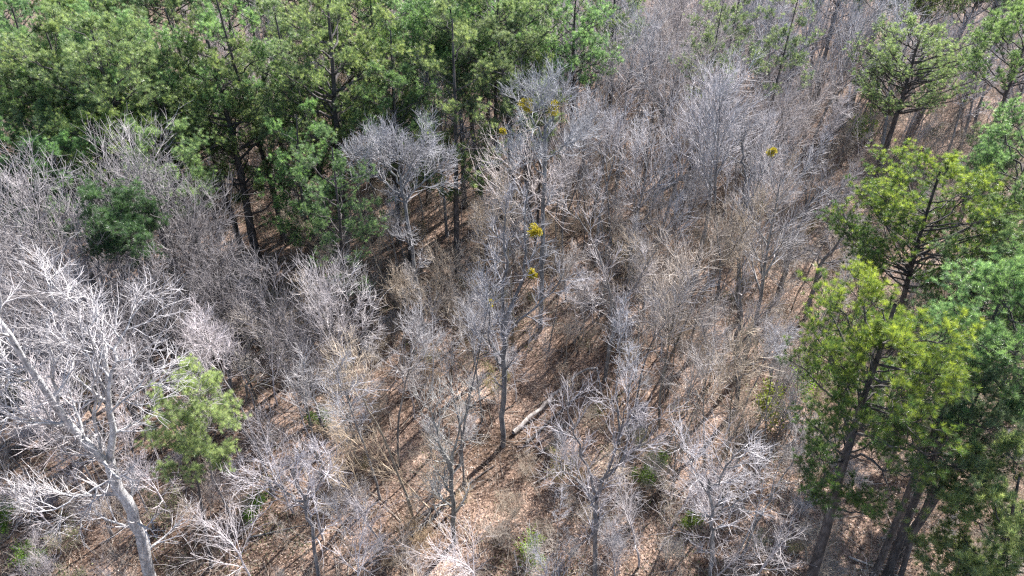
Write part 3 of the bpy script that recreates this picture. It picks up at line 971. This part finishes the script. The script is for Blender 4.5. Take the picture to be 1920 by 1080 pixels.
# tall tree with two mistletoe balls
om, Bm = hero_bare((1013, 612), [
    (0, [(1013, 612), (1016, 500), (1020, 400), (1022, 300), (1022, 240)], 0.22, 0.12),
    (0, [(1022, 245), (1040, 215), (1055, 180)], 0.09, 0.02),
    (0, [(1022, 260), (1000, 225), (985, 190)], 0.09, 0.02),
    (0, [(1022, 240), (1020, 200), (1010, 165)], 0.08, 0.02),
    (1, [(1021, 300), (1050, 280), (1080, 250)], 0.07, 0.02),
    (-1, [(1021, 330), (990, 300), (960, 290)], 0.07, 0.02),
], "tall grey tree carrying two yellow mistletoe balls side by side", "the twin mistletoe tree",
    seed=904, limbs=6, sub=6, tw=5, fine=2, fork=0.2, crown=2.6, asc=0.8, color=(0.95, 1, 1.05, 1))
clump(om, Bm, (987, 197), 0.85, 4)
clump(om, Bm, (1040, 202), 0.85, 5)
clump(om, Bm, (942, 246), 0.45, 6)

HB = [
    ((1185, 700), [(0, [(1135, 705), (1145, 640), (1160, 590), (1172, 560), (1200, 520), (1230, 470)], 0.18, 0.05),
                   (0, [(1160, 590), (1130, 560), (1100, 560), (1070, 570)], 0.07, 0.02),
                   (0, [(1175, 560), (1210, 590), (1240, 620)], 0.05, 0.02),
                   (0, [(1150, 620), (1140, 540), (1120, 470), (1080, 400)], 0.12, 0.03)],
     "crooked tree with arching limbs just beyond the fallen log's broken end", "the crooked arching tree", 905, (1.15, 1.12, 1.1, 1)),
    ((1205, 410), [(0, [(1205, 420), (1225, 370), (1260, 345), (1300, 320), (1340, 260), (1360, 200)], 0.17, 0.05),
                   (0, [(1230, 365), (1245, 320), (1260, 270)], 0.08, 0.02),
                   (0, [(1300, 320), (1290, 260), (1300, 200)], 0.08, 0.02)],
     "slanting dark trunk with silver crown leaning out of the middle thicket", "the slanting silver-crowned tree", 906, (0.95, 1.0, 1.05, 1)),
    ((1385, 600), [(0, [(1387, 600), (1383, 540), (1385, 470), (1392, 400), (1400, 330)], 0.16, 0.08),
                   (0, [(1392, 400), (1420, 350), (1445, 300)], 0.08, 0.02),
                   (0, [(1400, 330), (1390, 280), (1400, 240)], 0.07, 0.02)],
     "dark sinuous tree with one yellow clump in its upper twigs", "the dark sinuous tree", 907, (0.7, 0.72, 0.76, 1)),
    ((1455, 560), [(0, [(1455, 560), (1475, 500), (1480, 470), (1500, 420), (1525, 370)], 0.17, 0.07),
                   (0, [(1480, 470), (1465, 430), (1470, 380)], 0.08, 0.02),
                   (0, [(1500, 420), (1540, 400), (1570, 370)], 0.07, 0.02)],
     "dark curved trunk growing under a tangle of pale twigs", "the dark curved trunk", 908, (0.7, 0.7, 0.74, 1)),
    ((1510, 590), [(0, [(1510, 600), (1530, 520), (1545, 490), (1575, 450), (1590, 410)], 0.15, 0.06),
                   (0, [(1590, 415), (1560, 370), (1530, 345)], 0.07, 0.02),
                   (0, [(1545, 490), (1520, 470), (1500, 465)], 0.05, 0.02)],
     "dark elbowed trunk bending toward the mushroom-domed pine", "the dark elbowed trunk", 909, (0.75, 0.75, 0.78, 1)),
    ((1425, 690), [(0, [(1380, 770), (1385, 700), (1380, 640), (1390, 580), (1385, 520)], 0.15, 0.06),
                   (0, [(1385, 660), (1410, 610), (1440, 570)], 0.07, 0.02)],
     "grey-brown tree rising straight from the thicket before the sinuous tree", "the grey-brown thicket tree", 910, (0.85, 0.82, 0.82, 1)),
    ((850, 1015), [(0, [(850, 1015), (850, 950), (845, 890), (838, 860)], 0.17, 0.11),
                   (0, [(843, 870), (822, 830), (815, 790), (800, 740)], 0.09, 0.02),
                   (0, [(843, 880), (855, 830), (870, 780), (880, 730)], 0.09, 0.02),
                   (-1, [(847, 935), (825, 935), (800, 930)], 0.04, 0.015)],
     "lichened forked tree with short white side branches, in front of the dark mistletoe tree", "the lichened forked tree", 911, (0.95, 0.97, 0.92, 1)),
    ((1165, 1075), [(0, [(1115, 1090), (1118, 1000), (1118, 950), (1125, 920)], 0.16, 0.1),
                    (0, [(1125, 920), (1145, 860), (1165, 800), (1180, 740)], 0.09, 0.02),
                    (0, [(1122, 930), (1095, 860), (1070, 790), (1060, 740)], 0.09, 0.02),
                    (0, [(1125, 900), (1190, 840), (1230, 780)], 0.08, 0.02),
                    (0, [(1120, 940), (1080, 900), (1030, 850)], 0.06, 0.02)],
     "broad whitish tree with dense feathery crown beside the green leafy shrub", "the feathery whitish tree", 912, (0.98, 0.96, 0.99, 1)),
    ((1335, 1090), [(0, [(1335, 1090), (1335, 1010), (1335, 960), (1330, 900)], 0.14, 0.08),
                    (0, [(1330, 930), (1300, 880), (1280, 830)], 0.06, 0.02),
                    (0, [(1332, 920), (1365, 870), (1400, 830)], 0.06, 0.02),
                    (0, [(1334, 970), (1390, 940), (1430, 900)], 0.05, 0.02)],
     "grey tree with tangled bowl of twigs between the feathery tree and tufted pine", "the tangled grey bowl", 913, (1.1, 1.1, 1.12, 1)),
    ((595, 1090), [(0, [(597, 1090), (588, 1010), (578, 960), (560, 920), (545, 880)], 0.13, 0.05),
                   (0, [(575, 950), (600, 900), (620, 850)], 0.06, 0.015),
                   (0, [(570, 940), (530, 920), (490, 890)], 0.06, 0.015)],
     "white spiky tree with upswept twigs beside the bright young pine", "the white spiky tree", 914, (1.12, 1.1, 1.13, 1)),
    ((655, 790), [(0, [(660, 800), (650, 730), (640, 680), (630, 640)], 0.12, 0.07),
                  (0, [(632, 650), (610, 600), (590, 550)], 0.07, 0.015),
                  (0, [(632, 645), (650, 590), (655, 530)], 0.07, 0.015),
                  (0, [(640, 680), (670, 640), (700, 600)], 0.05, 0.015)],
     "fan-shaped tan-grey tree in the middle of the thicket before the round crown", "the fan-shaped thicket tree", 915, (1.1, 1.08, 1.06, 1)),
    ((465, 740), [(0, [(462, 760), (462, 710), (460, 680)], 0.1, 0.07),
                  (0, [(460, 690), (430, 650), (405, 610)], 0.06, 0.015),
                  (0, [(460, 690), (465, 640), (460, 590)], 0.06, 0.015),
                  (0, [(460, 690), (495, 650), (520, 620)], 0.06, 0.015)],
     "rounded pale beige crown beside and beyond the bright young pine", "the rounded beige crown", 916, (1.1, 1.05, .95, 1)),
    ((150, 460), [(0, [(150, 470), (145, 400), (130, 350), (110, 300), (90, 260)], 0.15, 0.04),
                  (0, [(140, 390), (160, 330), (150, 270)], 0.08, 0.02),
                  (0, [(130, 350), (80, 330), (30, 310)], 0.08, 0.02),
                  (0, [(145, 400), (190, 350), (230, 310)], 0.07, 0.02)],
     "pinkish-white tree with long upswept limbs against the pine wood", "the pinkish upswept tree", 917, (1.1, 1.03, 1.05, 1)),
    ((60, 600), [(0, [(100, 620), (80, 560), (60, 500), (40, 450)], 0.14, 0.06),
                 (0, [(60, 500), (100, 450), (120, 400)], 0.07, 0.02),
                 (0, [(50, 480), (10, 440), (-20, 400)], 0.07, 0.02),
                 (0, [(85, 570), (40, 540), (-10, 520)], 0.07, 0.02)],
     "bone-white tangle of limbs beside the short dark pine", "the bone-white tangle", 918, (1.1, 1.08, 1.1, 1)),
]
for base, lim, label, phrase, seed, colr in HB:
    if 906 <= seed <= 910:
        lim = [(a, b, c * 1.45, e) for a, b, c, e in lim]
    b0 = lim[0][1][0]
    o_, B_ = hero_bare(b0, lim, label, phrase, seed=seed, limbs=7, sub=5, tw=4, fine=1, fork=0.2, crown=2.2, asc=0.8, color=colr,
                       pale=(colr[0] >= 1.1), twr=0.012)
    if seed == 907:
        clump(o_, B_, (1448, 285), 0.6, 8)

# fallen log: pale trunk lying between two trees
A_, B_ = at(962, 806, 0.35), at(1085, 690, 0.9)
rs = np.random.RandomState(77)
t = np.linspace(0, 1, 14)[:, None]
L_ = np.array(A_)[None, :] * (1 - t) + np.array(B_)[None, :] * t + rs.normal(0, 0.05, (14, 3))
lb = Bag()
org = L_[0].copy()
lb.tubes((L_ - org)[None], np.linspace(0.19, 0.10, 14)[None], 10)
log = link("fallen_log", None, None, org)
link("trunk", lb.mesh("trunk", M_LOG, smooth=True), log)
C_ = at(1120, 682, 1.2)
D_ = at(1130, 730, 0.1)
l2 = Bag()
pp = np.array([L_[-1], np.array(B_) * 0.5 + np.array(C_) * 0.5 + (0, 0, .2), np.array(C_), np.array(C_) * .6 + np.array(D_) * .4, np.array(D_)]) - org
l2.tubes(pp[None], np.linspace(0.12, 0.05, 5)[None], 7)
s, d, t_, r, par = spawn(pp[None], np.linspace(0.12, 0.05, 5)[None], 9, 0.1, 0.95, 0.9, 0.2, rs)
P, R = grow(s, d, rs.uniform(0.6, 1.6, 9), np.full(9, 0.03), 5, 0.15, 0.03, rs)
l2.tubes(P, R, 4)
link("broken_limb", l2.mesh("broken_limb", M_LOG, smooth=True), log)
tag(log, "long pale fallen trunk lying on leaves at the dark mistletoe tree's foot", "fallen log")
for q in np.linspace(0, 1, 8):
    HERO_SPOTS.append((A_.x * (1 - q) + B_.x * q, A_.y * (1 - q) + B_.y * q, 2.3))
    HERO_SPOTS.append((A_.x * (1 - q) + B_.x * q, A_.y * (1 - q) + B_.y * q - 2.2, 2.0))
HERO.append(("the fallen log", (A_.x + B_.x) / 2, (A_.y + B_.y) / 2))

# ------------------------------------------------------------------ green shrubs
GREEN = [
    ((1200, 905), 2.4, (1, 1, 1, 1), "bright green leafy shrub beneath the feathery whitish tree", 0.9),
    ((1228, 870), 2.2, (1.05, 1.05, 0.9, 1), "small fresh green shrub uphill of the larger bright green one", 0.8),
    ((1000, 1060), 2.6, (1.3, 1.2, 0.9, 1), "yellow-green shrub growing beneath the feathery whitish tree's outer twigs", 1.0),
    ((1290, 985), 1.6, (1.2, 1.15, 0.8, 1), "little lime green shrub under the tangled grey bowl of twigs", 0.7),
    ((1440, 800), 4.0, (1.35, 1.05, 0.7, 1), "olive bush with sparse yellowish leaves beside the tufted pine", 1.5),
    ((1510, 760), 6.0, (1.3, 1.3, 1.1, 1), "tall pale green shrub leaning beside the tufted pine", 1.4),
    ((15, 1010), 2.8, (0.8, 0.95, 0.7, 1), "deep green shrub below the huge white forked tree's outer limbs", 1.2),
    ((75, 1060), 2.0, (0.9, 1.0, 0.7, 1), "low green shrub at the foot of the huge white tree's outer limbs", 1.0),
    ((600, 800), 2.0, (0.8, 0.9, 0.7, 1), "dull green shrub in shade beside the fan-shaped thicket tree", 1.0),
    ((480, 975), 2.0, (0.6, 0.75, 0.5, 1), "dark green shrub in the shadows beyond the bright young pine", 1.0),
    ((1615, 265), 4.5, (1.4, 1.4, 1.1, 1), "pale green bushy shrub at the foot of the leaning domed pine", 1.6),
    ((1600, 250), 3.0, (1.2, 1.2, 0.9, 1), "smaller pale green shrub next to the leaning domed pine", 1.2),
    ((1870, 800), 4.5, (1.0, 1.1, 0.9, 1), "loose green shrub between the tufted pine and the corner pine", 1.6),
    ((1790, 760), 4.0, (1.2, 1.2, 1.0, 1), "light green shrub behind the tufted pine's dark trunks", 1.3),
]
GP = small_tree(601, 3.0, 5, 1.0, M_TAN_TWIG, 9, 6, 0, 0.02, 'green_shrub', 'green', t0=0.15, leafy=1500, leafsize=0.065)
for (bp, h, c, lab, w) in GREEN:
    p = at(*bp)
    o = put(GP, p, h / 3.0, RS.uniform(0, 6.28), color=c, sxy=w)
    tag(o, lab, "shrub", "green leafy shrubs")
# ivy-clad / evergreen sprays among the grey crowns handled by thin pines above

# ------------------------------------------------------------------ bare trees whose crowns the photograph shows, by crown top and height
TOPS = [
    (40, 300, 21, 0, 1.05), (105, 272, 21, 1, 1.1), (175, 300, 20, 0, 1.0), (240, 310, 20, 0, 1.0), (300, 310, 19, 1, .9), (325, 365, 17, 0, .8), (15, 390, 20, 1, 1.1),
    (75, 405, 19, 0, 1.2), (130, 480, 17, 0, 1.1), (200, 490, 17, 1, 1.15), (275, 500, 16, 0, 1.0), (340, 465, 15, 0, .9), (400, 490, 14, 0, .85), (-10, 300, 22, 1, 1.1),
    (30, 500, 17, 1, 1.1), (-20, 560, 13, 0, 1.1), (350, 570, 10, 0, 1), (510, 510, 15, 0, .9), (600, 505, 16, 0, .95), (560, 600, 12, 0, 1), (742, 42, 19, 1, 1.0),
]
for px, py, h, k, v in TOPS:
    p = at(px, py, h)
    pr = (PALES[k], BARES[-1], PALES[k], BARES[1])[TOPS.index((px, py, h, k, v)) % 4]
    v *= RS.uniform(0.72, 1.12)
    o = put(pr, (p.x, p.y, float(terrain(p.x, p.y))), h / pr.H, RS.uniform(0, 6.28), lean=(RS.normal(0, .05), RS.normal(0, .05), 1), color=(v * .76, v * .74, v * .75, 1))
    record(o, "tree", pr.look, p.x, p.y, h)
    HERO_SPOTS.append((p.x, p.y, 2.0))

LOW = [(500, 800, 9), (560, 850, 9), (690, 880, 8), (760, 820, 7), (900, 960, 9), (1060, 960, 9), (1230, 900, 9), (1300, 820, 9), (1390, 870, 10), (1440, 960, 10), (1350, 1000, 8), (420, 960, 8), (640, 980, 8), (780, 1010, 6), (1180, 1000, 8), (480, 620, 8), (640, 690, 9), (760, 640, 8), (560, 700, 8)]
for i, (px, py, h) in enumerate(LOW):
    if i in (3, 5, 16):
        continue
    p = at(px, py, h)
    pr = UNDER[(1, 4, 0, 1)[i % 4]]
    v = RS.uniform(0.8, 1.15)
    o = put(pr, (p.x, p.y, float(terrain(p.x, p.y))), h / pr.H, RS.uniform(0, 6.28), lean=(RS.normal(0, .06), RS.normal(0, .06), 1), color=(v, v * .97, v * .98, 1), sxy=h / pr.H * 1.25)
    record(o, "understory", pr.look, p.x, p.y, h)
    HERO_SPOTS.append((p.x, p.y, 1.0))

# ------------------------------------------------------------------ filler: forest of bare trees
def in_poly(px, py, zones):
    return any(x0 <= px <= x1 and y0 <= py <= y1 for x0, y0, x1, y1 in zones)


NOFILL = [(1500, 560, 1960, 1300), (1630, 290, 1930, 560), (350, 80, 560, 440), (550, -60, 770, 300), (-80, -100, 340, 240),
          (655, 235, 850, 400), (900, 330, 1050, 640), (-60, 520, 330, 860), (290, 680, 490, 880), (150, 350, 310, 480), (890, 640, 1150, 860)]


CLEAR = [((1620, 300, 1905, 540), 54), ((1610, 40, 1880, 345), 82), ((1545, 585, 1860, 980), 36), ((285, 675, 490, 900), 27), ((140, 340, 320, 490), 40),
         ((350, 80, 560, 470), 60), ((550, 0, 770, 320), 62), ((960, 680, 1130, 810), 40), ((655, 240, 850, 420), 52), ((780, 110, 870, 400), 64), ((1700, 450, 1930, 650), 44),
         ((905, 340, 1040, 830), 35), ((1000, 200, 1040, 420), 50), ((120, 560, 330, 1000), 26)]


def hides_hero(x, y, h, cr, z0):
    tx, ty, d = pix(x, y, h)
    bx, by, _ = pix(x, y, h * z0)
    r = cr * F_PX / max(d, 1) * 0.75
    for (a, b, c, e), dep in CLEAR:
        if y < dep and min(tx, bx) - r < c and max(tx, bx) + r > a and ty - 5 < e and by > b:
            return True
    return False


def scatter_trees(protos, n, y0, y1, mind, hr, kind, power, seed, test, colf):
    rs = np.random.RandomState(seed)
    pts = list(HERO_SPOTS)
    out = 0
    tries = 0
    grid = {}
    for (x, y, r) in pts:
        grid.setdefault((int(x // 6), int(y // 6)), []).append((x, y, r))
    while out < n and tries < n * 80:
        tries += 1
        y = y0 + (y1 - y0) * rs.uniform() ** power
        half = (y * math.cos(PITCH) + CAM_H * math.sin(PITCH)) * 0.74 + 4
        x = rs.uniform(-half, half)
        h = rs.uniform(*hr)
        tx, ty, d = pix(x, y, h * 0.9)
        bx, by, _ = pix(x, y, 0)
        if ty > 1100 or by < -60 or tx < -80 or tx > 2000:
            continue
        md = mind * (1 + y / 160)
        gx, gy = int(x // 6), int(y // 6)
        bad = False
        for i in (-1, 0, 1):
            for j in (-1, 0, 1):
                for (a, b, r) in grid.get((gx + i, gy + j), ()):
                    if (a - x) ** 2 + (b - y) ** 2 < max(md, r) ** 2:
                        bad = True
        if bad or not test(tx, ty, bx, by, x, y, rs):
            continue
        pr = FARS[rs.randint(3)] if (kind == 'tree' and y > 66 and tx > 850 and rs.uniform() < 0.75) else protos[rs.randint(len(protos))]
        if kind in ('tree', 'understory', 'slender') and hides_hero(x, y, h, pr.cr * h / pr.H, 0.35):
            continue
        o = put(pr, (x, y, float(terrain(x, y))), h / pr.H, rs.uniform(0, 6.28), lean=(rs.normal(0, 0.06), rs.normal(0, 0.06), 1), color=colf(tx, ty, rs))
        grid.setdefault((gx, gy), []).append((x, y, mind))
        record(o, kind, pr.look, x, y, h)
        if kind == "tree":
            HERO_SPOTS.append((x, y, 0.8))
        out += 1
    return out


def col_bare(tx, ty, rs):
    v = rs.uniform(0.75, 1.25)
    if ty < 330 and tx > 900:
        v *= rs.uniform(0.85, 1.35)
        w = rs.uniform(-0.04, 0.08)
        return (v * (0.98 + w), v * 0.98, v * (1.0 - w), 1)
    if tx < 500:
        return (v * 1.15, v * 1.1, v * 1.12, 1)
    w = rs.choice([-0.05, 0.0, 0.04, 0.12, 0.2])
    v *= 1 - abs(w) * 0.6
    return (v * (1 + w), v * (1 + w * 0.25), v * (1 - w * 0.9), 1)


def test_tall(tx, ty, bx, by, x, y, rs):
    if in_poly(tx, ty, NOFILL):
        return False
    if ty < 60 and tx < 820 and rs.uniform() < 0.8:
        return False
    # open floor in the middle and lower middle: few tall trees
    if by > 560 and 420 < bx < 1350 and rs.uniform() < 0.75:
        return False
    if by > 380 and rs.uniform() < 0.35:
        return False
    return True


n1 = scatter_trees(BARES, 222, 22, 150, 2.7, (16, 23), "tree", 0.75, 21, test_tall, col_bare)


POLES = [
    bare_tree(231, 18, 2.0, 0.6, look="slender", limbs=9, asc=0.7, r0=0.10, sub=6, tw=4, name='slender_tree'),
    bare_tree(232, 16, 2.4, 0.5, look="slender wavy", limbs=10, asc=0.6, r0=0.09, sub=6, tw=4, name='slender_tree', crooked=0.07),
    bare_tree(233, 19, 1.8, 0.68, look="tall slender", limbs=8, asc=0.7, r0=0.12, sub=6, tw=4, name='slender_tree'),
]


def test_pole(tx, ty, bx, by, x, y, rs):
    return not in_poly(tx, ty, [(-80, -100, 330, 480), (1560, 600, 1850, 1000)]) and (bx > 420 or rs.uniform() < 0.4) and bx < 1750


n6 = scatter_trees(POLES, 270, 26, 118, 1.8, (11, 19), "slender", 0.9, 26, test_pole, col_bare)


def test_pale(tx, ty, bx, by, x, y, rs):
    return not in_poly(tx, ty, NOFILL) and (tx < 480 or rs.uniform() < 0.35) and ty > 200


n2 = scatter_trees(PALES, 26, 22, 80, 3.5, (11, 17), "tree", 1.0, 22, test_pale, col_bare)


def test_under(tx, ty, bx, by, x, y, rs):
    if in_poly(tx, ty, [(1560, 600, 1850, 1000), (1630, 290, 1930, 520), (290, 680, 490, 880), (-80, -100, 330, 230), (150, 350, 310, 500), (900, 680, 1130, 850), (380, 230, 500, 440)]):
        return False
    return True


n3 = scatter_trees(UNDER, 250, 20, 140, 1.8, (6, 12), "understory", 0.85, 23, test_under, col_bare)
n4 = scatter_trees(SAPS, 295, 20, 105, 1.2, (3, 7), "sapling", 1.2, 24, lambda *a: True, col_bare)
n5 = scatter_trees(SHRUBS, 290, 20, 100, 1.3, (1.4, 3.4), "shrub", 1.2, 25, lambda *a: True, col_bare)
print("filler:", n1, n2, n3, n4, n5)

FALLEN = [(1100, 472, -4, 5), (700, 560, 30, 6), (1240, 640, 15, 5), (560, 760, 40, 4), (1000, 905, 35, 4), (1650, 1010, -12, 5), (1590, 1045, -20, 6), (760, 1010, 50, 4), (1330, 560, 20, 6), (880, 730, 35, 5), (985, 830, 47, 9), (760, 985, 46, 8), (1010, 850, 46, 6), (470, 1010, 10, 4), (1180, 790, 60, 4)]
for i, (px, py, deg, ln) in enumerate(FALLEN):
    rs = np.random.RandomState(700 + i)
    p = at(px, py)
    a = math.radians(deg)
    P, R = grow(np.zeros((1, 3)), np.array([[math.cos(a), math.sin(a), 0.0]]), np.array([float(ln)]), np.array([0.14 if 10 <= i <= 12 else 0.075]), 9, 0.06, 0.0, rs, 0.3)
    P[0, :, 2] = terrain(P[0, :, 0] + p.x, P[0, :, 1] + p.y) - float(terrain(p.x, p.y)) + 0.12
    b = Bag()
    b.tubes(P, R, 6)
    s_, d_, t_, r_, _ = spawn(P, R, 6, 0.3, 0.95, 0.8, 0.2, rs)
    Pb, Rb = grow(s_, d_, rs.uniform(0.4, 1.5, 6), np.full(6, 0.025), 5, 0.1, 0.03, rs, 0.4)
    b.tubes(Pb, Rb, 4)
    s_, d_, t_, r_, _ = spawn(Pb, Rb, 3, 0.3, 0.95, 0.7, 0.2, rs)
    Pc, Rc = grow(s_, d_, rs.uniform(0.2, 0.7, 18), np.full(18, 0.013), 4, 0.1, 0.03, rs, 0.5)
    b.tubes(Pc, Rc, 3)
    o = link("fallen_branch", b.mesh("fallen_branch", M_PINE_BARK if 10 <= i <= 12 else (M_LOG if i % 2 == 0 else M_GREY_BARK), smooth=True), None, p)
    record(o, "branch", "long dark" if 10 <= i <= 12 else "pale" if i % 2 == 0 else "dark grey", p.x, p.y, 0.3)

# ------------------------------------------------------------------ labels of the repeats
WORDS = {"pine": ("pine", "pine tree", "pine trees"), "tree": ("bare tree", "bare tree", "leafless trees"),
         "understory": ("small tree", "small tree", "understory trees below the canopy"), "sapling": ("sapling", "sapling", "saplings on the forest floor"),
         "shrub": ("shrub", "shrub", "shrubs on the forest floor"), "slender": ("leafless tree", "slender tree", "slender leafless trees"), "branch": ("fallen branch", "fallen branch", "fallen branches")}
ORD = ["", "second ", "third ", "fourth ", "fifth ", "sixth ", "seventh ", "eighth ", "ninth ", "tenth ", "eleventh ", "twelfth ", "thirteenth ", "fourteenth ", "fifteenth ", "sixteenth ", "seventeenth ", "eighteenth ", "nineteenth ", "twentieth "]
buckets = {}
for (root, kind, look, x, y, h) in PLACED:
    best = min(HERO, key=lambda q: (q[1] - x) ** 2 + (q[2] - y) ** 2)
    dx, dy = x - best[1], y - best[2]
    if abs(dy) > abs(dx) * 1.0:
        rel = "beyond" if dy > 0 else "in front of"
    else:
        rel = "sunward of" if dx > 0 else "shadeward of"
    buckets.setdefault((kind, look, rel, best[0]), []).append((dx * dx + dy * dy, root))
for (kind, look, rel, ph), L in buckets.items():
    L.sort(key=lambda q: q[0])
    noun, cat, grp = WORDS[kind]
    for i, (_, root) in enumerate(L):
        o_ = ORD[i] if i < len(ORD) else "outlying "
        tag(root, "%s%s %s %s %s" % (o_, look, noun, rel, ph), cat, grp)
print("objects", len(SC.objects))
